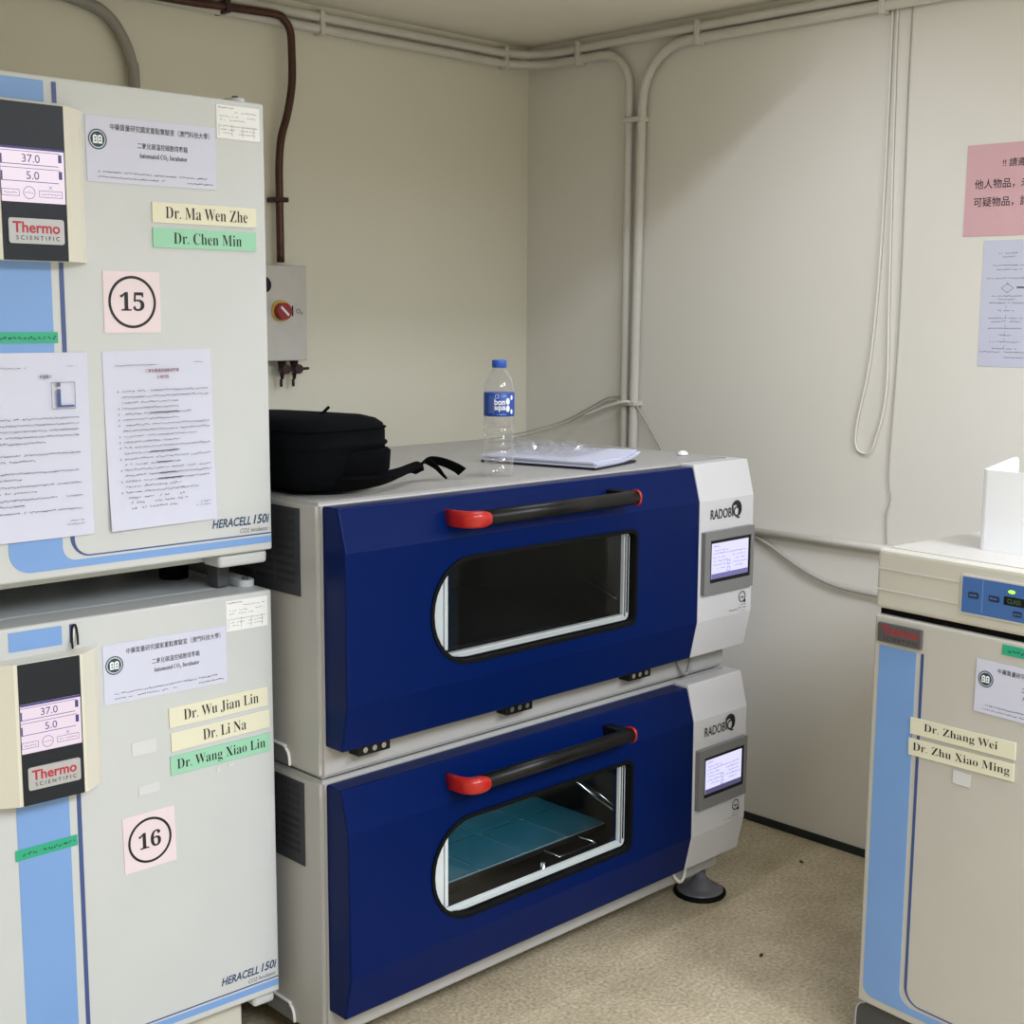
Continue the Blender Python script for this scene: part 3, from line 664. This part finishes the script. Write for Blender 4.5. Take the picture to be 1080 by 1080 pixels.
    obj('hose_hole_rim', tube(B(), [(-.002, .30, T - .478), (-.002, .13, T - .478), (-.002, .112, T - .482), (-.002, .101, T - .494), (-.002, .098, T - .514)], .003, 8, 4), FRAMEW, t)
    # hinges under the door, only shown on the upper unit
    if not low:
        for a in (.063, .445, .828):
            hg = obj('door_hinge', box(B(), a, a + .076, -.031, -.0005, T - .481, T - .4575, .002), BLACK, t)
            for k_ in range(3): obj('screw', poly(B(), disc(a + .016 + .022 * k_, T - .4705, .0055, 14), -.0318, -.031), CHROME, hg)
    obj('cable_loop', tube(B(), [(1.03, -.003, T - .46), (1.036, -.008, T - .487), (1.047, -.011, T - .503), (1.058, -.012, T - .508), (1.070, -.011, T - .501), (1.079, -.008, T - .485), (1.084, -.003, T - .46)], .0042, 10, 4), CORD if low else mat('mid_grey_cable', (138, 140, 140), .5), t)
    if low:
        for x, yy in ((1.166, .012), (.06, .05), (1.166, .66), (.06, .66)):
            ft = obj('foot', lathe(B(), [(.059, .009), (.058, .013), (.052, .0165), (.038, .019), (.036, .021), (.0165, .043), (.014, .0445), (.013, bot + .001)], x, yy, 36), mat('graphite_plastic', (96, 96, 102), .3), t)
            obj('rubber_pad', lathe(B(), [(.064, 0), (.066, .003), (.066, .007), (.060, .011), (.05, .011)], x, yy, 36), RUBBER, ft)
    else:
        obj('stacking_pad', box(B(), .02, 1.2, .012, .72, SL + .0002, bot + .001), BLACK, t)
    return t
shaker(SZ, 'upper blue and white shaker with a dark window, backpack and bottle on top', 0)
shaker(SL, 'lower blue and white shaker on the floor, teal trays showing in its window', 1)

# ------------------------------------------------------------------ things on top of the upper shaker
TT = SZ + .0008
# water bottle
t = thing('water_bottle', SHF, (.530, .085, TT), 'clear plastic water bottle with blue cap and blue label on the shaker', 'bottle')
z = TT; pr = [(.0, z + .004), (.012, z + .006), (.022, z + .001), (.027, z), (.0305, z + .004), (.0315, z + .012)]
for i in range(6):
    a = z + .016 + i * .0155
    pr += [(.0315, a), (.0312, a + .005), (.0285, a + .0085), (.0290, a + .011), (.0312, a + .0145)]
pr += [(.0315, z + .113), (.0318, z + .128), (.0318, z + .175), (.0316, z + .184), (.0295, z + .197), (.025, z + .208), (.0185, z + .218), (.0135, z + .224), (.0125, z + .227), (.0125, z + .231)]
b = obj('bottle_body', lathe(B(), pr, .530, .085, 40, lambda a, zz: (.028 * math.sin(3 * a + (zz - z) * 120) if .02 < zz - z < .11 else 0)), CLEARP, t)
obj('cap', lathe(B(), [(.0145, z + .2275), (.0155, z + .229), (.0155, z + .240), (.0148, z + .243), (.012, z + .2435)], .530, .085, 32, lambda a, zz: .012 * math.cos(28 * a)), CAPB, t)
lb = obj('label', lathe(B(), [(.0321, z + .127), (.0324, z + .1275), (.0324, z + .1755), (.0321, z + .176)], .530, .085, 48), LABELB, t)
bm = B()
text(bm, 'bon', -.010, .0130, z + .151, z + .164, 0, .03); text(bm, 'aqua', -.010, .0140, z + .137, z + .149, 0, .03)
ring(bm, rrect(-.0085, -.0005, z + .1645, z + .1735, .003), rrect(-.007, -.002, z + .166, z + .172, .002), 0, .0001); scribble(bm, .003, .017, z + .168, .0025, 0); scribble(bm, -.004, .016, z + .1305, .0022, 0)
for zz in range(9): scribble(bm, -.024, -.010, z + .135 + zz * .004, .0014, 0)
for sx, sz, rr in ((.0195, .1585, .0062), (.0195, .1435, .0062), (.030, .166, .0045), (.030, .137, .0045)): poly(bm, disc(sx, z + sz, rr * .8, 14, rr * 1.15), 0, .0001)
va = math.atan2(-3.073 + 1.1306 - .085, -3.0888 + 1.6666 - .53) - SHF.a
for v in bm.verts: a = va + v.co.x / .0328; v.co = (.530 + .0328 * math.cos(a), .085 + .0328 * math.sin(a), v.co.z)
obj('lettering', bm, LABW, lb)
# backpack lying on its back
t = thing('backpack', SHF, (.10, .22, TT), 'black backpack lying on the shaker against the upper white incubator', 'backpack')
def bag_ring(bm, cx, cy, hx, hy, r, z, n=9):
    o = rrect(cx - hx, cx + hx, cy - hy, cy + hy, min(r, hx * .98, hy * .98), n)
    return [bm.verts.new((x, y, z + .004 * math.sin(9 * x + 7 * y))) for x, y in o]
def loft(bm, levels):
    L = [bag_ring(bm, *l) for l in levels]; n = len(L[0])
    for a, b in zip(L, L[1:]):
        for k_ in range(n): bm.faces.new((a[k_], a[(k_ + 1) % n], b[(k_ + 1) % n], b[k_])).smooth = True
    bm.faces.new(L[0][::-1]); bm.faces.new(L[-1]); return bm
cx, cy = .105, .225
lv = [(cx, cy, .07, .15, .05, TT + .004), (cx, cy, .090, .178, .06, TT + .013), (cx, cy, .103, .193, .068, TT + .036), (cx, cy, .1085, .199, .07, TT + .070), (cx, cy, .1085, .199, .07, TT + .086), (cx, cy, .112, .203, .072, TT + .089), (cx, cy, .112, .203, .072, TT + .094), (cx, cy, .1085, .199, .07, TT + .097), (cx, cy, .1085, .199, .07, TT + .115), (cx, cy, .106, .196, .07, TT + .128), (cx - .003, cy, .099, .186, .07, TT + .137), (cx - .006, cy, .08, .165, .06, TT + .143), (cx - .01, cy, .04, .10, .04, TT + .146)]
obj('bag_body', loft(B(), lv), FABRIC, t)
obj('piping', loft(B(), [(cx, cy, .1095, .200, .07, TT + .1185), (cx, cy, .111, .2015, .071, TT + .1205), (cx, cy, .1095, .200, .07, TT + .1225)]), FABRIC2, t)
obj('side_pocket', loft(B(), [(cx + .03, cy - .05, .072, .142, .06, TT + .026), (cx + .03, cy - .05, .081, .153, .06, TT + .040), (cx + .03, cy - .05, .083, .1545, .06, TT + .076), (cx + .03, cy - .05, .079, .150, .06, TT + .081)]), FABRIC2, t)
obj('zip_pull', tube(B(), [(.085, .12, TT + .142), (.098, .115, TT + .150), (.110, .11, TT + .162)], .003, 8), FABRIC2, t)
def ribbon(bm, pts, w, th, tilt):
    p = smooth_path(pts, 6); L = []
    for i, q_ in enumerate(p):
        d = (p[min(i + 1, len(p) - 1)] - p[max(i - 1, 0)]).normalized(); s = d.cross(Vector((0, 0, 1))).normalized(); u = s.cross(d)
        f = i / (len(p) - 1); ww = (w[0] * (1 - f) + w[1] * f) / 2; tl = tilt[0] * (1 - f) + tilt[1] * f
        a = s * math.cos(tl) + u * math.sin(tl); b_ = u * math.cos(tl) - s * math.sin(tl)
        L.append([bm.verts.new(q_ + a * x * ww + b_ * y * th / 2) for x, y in ((-1, -1), (1, -1), (1, 1), (-1, 1))])
    for a, b_ in zip(L, L[1:]):
        for k_ in range(4): bm.faces.new((a[k_], a[(k_ + 1) % 4], b_[(k_ + 1) % 4], b_[k_]))
    bm.faces.new(L[0]); bm.faces.new(L[-1]); return bm
obj('shoulder_strap', ribbon(B(), [(.02, .12, TT + .025), (.06, .065, TT + .024), (.11, .042, TT + .024), (.17, .047, TT + .024), (.23, .07, TT + .025), (.285, .10, TT + .028), (.325, .12, TT + .030), (.345, .125, TT + .024)], (.05, .022), .014, (.75, .5)), FABRIC2, t)
obj('webbing', ribbon(B(), [(.335, .125, TT + .024), (.355, .13, TT + .036), (.375, .128, TT + .041), (.40, .118, TT + .036), (.425, .105, TT + .024), (.438, .098, TT + .014)], (.024, .026), .003, (.5, .8)), FABRIC2, t)
obj('webbing', ribbon(B(), [(.362, .118, TT + .040), (.375, .108, TT + .028), (.385, .098, TT + .012), (.390, .092, TT + .004)], (.024, .004), .003, (.6, .6)), FABRIC2, t)
# stack of papers in a plastic sleeve
ang = R(14); 
def A4(x, y): return (.757 + x * math.cos(ang) - y * math.sin(ang), .016 + x * math.sin(ang) + y * math.cos(ang))
t = thing('document_folder', SHF, (.823, .185, TT), 'dark folder lying under the white papers on the shaker', 'folder')
obj('cover', prism_z(B(), [A4(*p_) for p_ in ((0, 0), (.205, .004), (.205, .30), (0, .30))], TT, TT + .005), mat('navy_folder', (22, 24, 34), .4), t)
t = thing('paper_stack', SHF, (.823, .185, TT + .0052), 'stack of white papers on the dark folder beside the bottle', 'papers')
for i in range(3):
    z0 = TT + .0054 + i * .0042; bm = B(); dx = (.0, .003, -.003)[i]; dy = (0, -.004, .003)[i]; G = []
    for iz in (0, .0038):
        for u in range(9):
            for v in (0, .5, 1):
                x, y = A4(.207 * u / 8 + dx, .297 * v + dy); lift = .012 * max(0, (u / 8 - .55) / .45) ** 2 * (1 - v * .7)
                G.append(bm.verts.new((x, y, z0 + iz + lift * (1 if iz or i else 1))))
    for k_ in (0, 27):
        for u in range(8):
            for v in range(2): a = k_ + u * 3 + v; bm.faces.new((G[a], G[a + 3], G[a + 4], G[a + 1]))
    rim = [u * 3 for u in range(9)] + [25, 26] + [u * 3 + 2 for u in range(7, -1, -1)] + [1]
    for a, b_ in zip(rim, rim[1:] + rim[:1]): bm.faces.new((G[a], G[b_], G[b_ + 27], G[a + 27]))
    obj('sheets', bm, PAPER, t)
bm = B(); n = 22; G = []
for i in range(n + 1):
    for j in range(n + 1):
        u, v = i / n, j / n; x, y = A4(.01 + .20 * u, .07 + .25 * v); e = min(u, 1 - u, v, 1 - v) * 4
        G.append(bm.verts.new((x, y, TT + .024 + .012 * max(0, u - .55) + min(e, 1) * (.010 + .009 * math.sin(17 * u + 5 * v) * math.sin(13 * v - 4 * u) + .009 * rnd.uniform(-1, 1)))))
for i in range(n):
    for j in range(n): a = i * (n + 1) + j; bm.faces.new((G[a], G[a + n + 1], G[a + n + 2], G[a + 1]))
tag(obj('plastic_sleeve', bm, SLEEVE, None, SHF, (.823, .185, TT + .024)), 'crumpled clear plastic sleeve lying on the white paper stack', 'plastic sleeve')
t = obj('cable_cap', lathe(B(), [(.014, TT), (.014, TT + .004), (.009, TT + .009), (.003, TT + .011)], 1.165, .10, 20), ACRYL, None, SHF, (1.165, .10, TT)); tag(t, 'small white dome cap on the right end of the shaker top', 'cap')

# ------------------------------------------------------------------ right incubator
t = thing('incubator', RIF, (.33, .32, 0), 'grey beige incubator at the right with a blue control strip under its lid', 'incubator')
obj('body', box(B(), .006, .654, .055, .635, .095, .895, .006), BEIGE, t)
bm = box(B(), 0, .66, 0, .635, .896, RZ, .008, 3)
ld = obj('lid', bm, BEIGE, t)
bm = B()
for z in (.972, .932): box(bm, -.0005, .178, -.0015, .002, z - .0012, z + .0012)
obj('groove_trim', bm, BEIGET, ld)
obj('top_sheet', box(B(), .012, .648, .022, .622, RZ, RZ + .0016, .001, 1), BEIGET, ld)
d = obj('door', box(B(), 0, .66, .0005, .05, .104, .884, .006, 3), BEIGED, t)
obj('gasket', box(B(), .005, .655, .012, .056, .8838, .8962), RUBBER, t)
s = [(.0945, .826), (.014, .826)]
for k in range(7): a = R(180 + 90 * k / 6); s.append((.012 + .022 + .022 * math.cos(a), .1215 + .022 + .022 * math.sin(a)))
s += [(.645, .1215), (.645, .136)]
for k in range(7): a = R(270 - 90 * k / 6); s.append((.0945 + .03 + .03 * math.cos(a), .136 + .03 + .03 * math.sin(a)))
obj('blue_stripe', poly(B(), s, -.0003, .0005), LBLUE, d)
s = [(.1105, .826), (.1045, .826)]
for k in range(9): a = R(180 + 90 * k / 8); s.append((.1045 + .035 + .035 * math.cos(a), .142 + .035 + .035 * math.sin(a)))
s += [(.645, .142), (.645, .1445)]
for k in range(9): a = R(270 - 90 * k / 8); s.append((.1105 + .029 + .029 * math.cos(a), .1445 + .029 + .029 * math.sin(a)))
obj('navy_stripe', poly(B(), s, -.0003, .0005), NAVY, d)
bd = obj('badge', box(B(), .012, .107, -.006, .0005, .834, .871, .002), mat('dark_silver_badge', (112, 108, 106), .35, .6), t)
obj('lettering', text(B(), 'Thermo', .020, .100, .8505, .867, -.0064, .012), RED, bd)
obj('lettering', text(B(), 'S C I E N T I F I C', .026, .100, .839, .846, -.0064), INK, bd)
dp = obj('control_strip', poly(B(), rrect(.180, .48, .917, .988, .002), -.003, .0005), BEIGET, t)
obj('blue_panel', poly(B(), rrect(.1835, .4765, .9205, .9845, .001), -.0036, -.003), DISPB, dp)
bm = B()
for a, b_, z0, z1 in ((.196, .217, .948, .959), (.236, .257, .948, .959), (.283, .30, .929, .939), (.33, .35, .948, .959), (.37, .39, .948, .959)): poly(bm, rrect(a, b_, z0, z1, .003), -.0042, -.0036)
obj('buttons', bm, DBTN, dp)
obj('readout', poly(B(), rrect(.265, .32, .947, .962, .001), -.0042, -.0036), BLACK, dp)
obj('readout_digits', text(B(), 'CLASS', .272, .297, .9505, .9585, -.0045), emit('dim_green_digits', (80, 130, 70), .5), dp)
obj('status_lamp', poly(B(), disc(.279, .971, .0065, 14, .003), -.0044, -.0036), emit('green_lamp', (150, 255, 60), 2.2), dp)
bm = B(); q(bm, .2235, .2242, .925, .984, -.0038)
for a, b_, z in ((.199, .214, .952), (.239, .254, .952), (.285, .298, .932)): scribble(bm, a, b_, z, .003, -.0044)
obj('print', bm, mat('pale_blue_ink', (150, 180, 220), .5), dp)
s = B(); box(s, .02, .64, .04, .62, .04, .094, .01)
obj('base_frame', s, DKSTEEL, t)
obj('base_foot', poly(B(), [(-.006, .001), (-.013, .012), (-.013, .070), (-.006, .088), (.008, .097), (.03, .098), (.12, .094), (.12, .001)], .016, .05), DKSTEEL, t)
obj('foot_rim', tube(B(), [(-.006, .018, .003), (-.013, .018, .014), (-.013, .018, .070), (-.006, .018, .088), (.008, .018, .097)], .003, 8, 4), BADGE, t)
for x in (.06, .60):
    for yy in (.09, .57): obj('caster', lathe(B(), [(.024, 0), (.026, .006), (.022, .04)], x, yy, 20), RUBBER, t)
inst_label(RIF, .218, .745, .452, .841, 'white equipment label with round emblem on the right incubator door', rot=.4)
strip(RIF, .0905, .303, .674, .7055, YELP, 'Dr. Zhang Wei', 'pale yellow name strip on the right incubator, upper of its two', rot=-1.2, fs=(.14, .84))
strip(RIF, .0890, .302, .634, .666, YELP, 'Dr. Zhu Xiao Ming', 'pale yellow name strip on the right incubator, lower of its two', rot=-1.6, fs=(.045, .965), lo=.2)
t2, y = sheet('label_tape', RIF, .266, .42, .858, .876, TAPE, 'green label tape near the top of the right incubator door', 'tape', 'green label tapes', th=.0005)
obj('lettering', scribble(B(), .278, .41, .863, .007, y), mat('dark_green_print', (18, 84, 68), .6), t2)
# open white plastic box on the right incubator
zz = RZ + .0018
t = thing('plastic_box', RIF, (.20, .20, zz), 'white open topped plastic holder standing on the right incubator', 'box')
bm = prism_z(B(), [(.127 + .012 - .012 * math.sin(R(a)), .130 + .012 - .012 * math.cos(R(a))) for a in (90, 60, 30, 0)] + [(.33, .130), (.33, .134), (.139, .134), (.131, .142)], zz, zz + .150)
obj('front_panel', bm, ACRYL, t)
def side(x):
    o = [(.142, zz), (.142, zz + .150), (.238, zz + .166)]
    for k in range(1, 7): a = R(90 - 90 * k / 6); o.append((.240 + .010 * math.cos(a), zz + .156 + .010 * math.sin(a)))
    return prism_x(B(), o + [(.250, zz)], x, x + .004)
obj('side_panel', side(.127), ACRYL, t); obj('side_panel', side(.326), ACRYL, t)
obj('bottom_panel', box(B(), .131, .326, .134, .250, zz, zz + .004), ACRYL, t)
# crumbs of debris on the floor
for x, y, a, lab in ((-.6688, -1.4336, .4, 'dark dry leaf scrap on the floor, nearer the camera'), (-.153, -1.20, 1.2, 'tiny dark scrap on the floor near the black skirting')):
    o = obj('floor_scrap', lathe(B(), [(.0, .0005), (.006, .001), (.004, .004), (0, .005)], 0, 0, 8, lambda an, z_: .5 * math.cos(2 * an)), mat('dry_leaf', (52, 44, 32), .8), None)
    o.location = (x, y, 0); o.rotation_euler = (0, 0, a); tag(o, lab, 'debris', 'scraps on the floor')

# ------------------------------------------------------------------ lamps
def lamp(x, y, sx, sy, power, spread, label, col=(1, .96, .88)):  # area light in a ceiling frame, used for the added fill
    t = thing('ceiling_light', WORLD, (x, y, CEIL - .03), label, 'ceiling light', 'ceiling lights')
    obj('fill_frame', ring_z(x, y, sx, sy), ACRYL, t)
    L = bpy.data.lights.new('lamp_tube', 'AREA'); L.shape = 'RECTANGLE'; L.size = sx; L.size_y = sy; L.energy = power; L.color = col; L.spread = R(spread)
    o = bpy.data.objects.new('lamp_tube', L); COL.objects.link(o); o.location = (x, y, CEIL - .02); o.rotation_euler = (0, 0, 0)
def ring_z(x, y, sx, sy):
    bm = B(); a, b_ = sx / 2, sy / 2
    for x0, x1, y0, y1 in ((-a - .02, -a, -b_ - .02, b_ + .02), (a, a + .02, -b_ - .02, b_ + .02), (-a, a, -b_ - .02, -b_), (-a, a, b_, b_ + .02)): box(bm, x + x0, x + x1, y + y0, y + y1, CEIL - .03, CEIL)
    return bm
def troffer(x0, x1, y0, y1, yl, power, label):     # lamp tube inside a deep open housing, so its upper light is cut off
    t = thing('ceiling_light', WORLD, ((x0 + x1) / 2, (y0 + y1) / 2, CEIL - .1), label, 'ceiling light', 'ceiling lights')
    bm = B()
    for a in ((x0, x1, y0 - .004, y0), (x0, x1, y1, y1 + .004)): box(bm, *a, CEIL - .1, CEIL)
    for x in (x0 + .1, x1 - .1): box(bm, x, x + .02, y0, y1, CEIL - .012, CEIL)
    obj('lamp_housing', bm, ACRYL, t)
    L = bpy.data.lights.new('lamp_tube', 'AREA'); L.shape = 'RECTANGLE'; L.size = x1 - x0 - .02; L.size_y = .03; L.energy = power; L.color = LCOL
    o = bpy.data.objects.new('lamp_tube', L); COL.objects.link(o); o.location = ((x0 + x1) / 2, yl, CEIL - .014)
LCOL = (.84, .89, 1)
troffer(-1.35, -.5, -2.0, -1.18, -1.305, 6.8, 'slim ceiling light between the shakers and the right incubator')
lamp(-2.6, -3.9, 1.2, 1.2, 84, 170, 'unseen square fill light on the ceiling behind the camera', LCOL)  # out of view, added as front fill for the incubator doors
lamp(-1.1, -3.6, .6, 1.2, 72, 170, 'unseen fill light over the right side of the room behind the camera', LCOL)  # second added fill, out of view, lifts the general light level
# chamber lamp of the lower shaker
L = bpy.data.lights.new('chamber_lamp', 'AREA'); L.shape = 'RECTANGLE'; L.size = .7; L.size_y = .05; L.energy = 1.2; L.color = (.85, .97, 1)
o = bpy.data.objects.new('chamber_lamp', L); COL.objects.link(o); o.location = SHF.w(.52, .30, SL - .065); o.rotation_euler = (0, 0, SHF.a)

w = bpy.data.worlds.new('room_world'); S.world = w; w.use_nodes = True
w.node_tree.nodes['Background'].inputs[0].default_value = (.02, .02, .02, 1)

# ------------------------------------------------------------------ camera
cam = bpy.data.cameras.new('camera'); co = bpy.data.objects.new('camera', cam); COL.objects.link(co); S.camera = co
cam.sensor_width = 36; cam.lens = 1411.63 / 1080 * 36; cam.clip_start = .05
co.matrix_world = Matrix.Translation((-3.0888, -3.0730, 1.4363)) @ Matrix.Rotation(R(45.426 - 90), 4, 'Z') @ Matrix.Rotation(R(90 - 8.333), 4, 'X') @ Matrix.Rotation(R(0.35), 4, 'Z')
S.view_settings.view_transform = 'Standard'; S.view_settings.look = 'None'; S.view_settings.exposure = .13; S.view_settings.gamma = 1
S.view_settings.use_curve_mapping = False
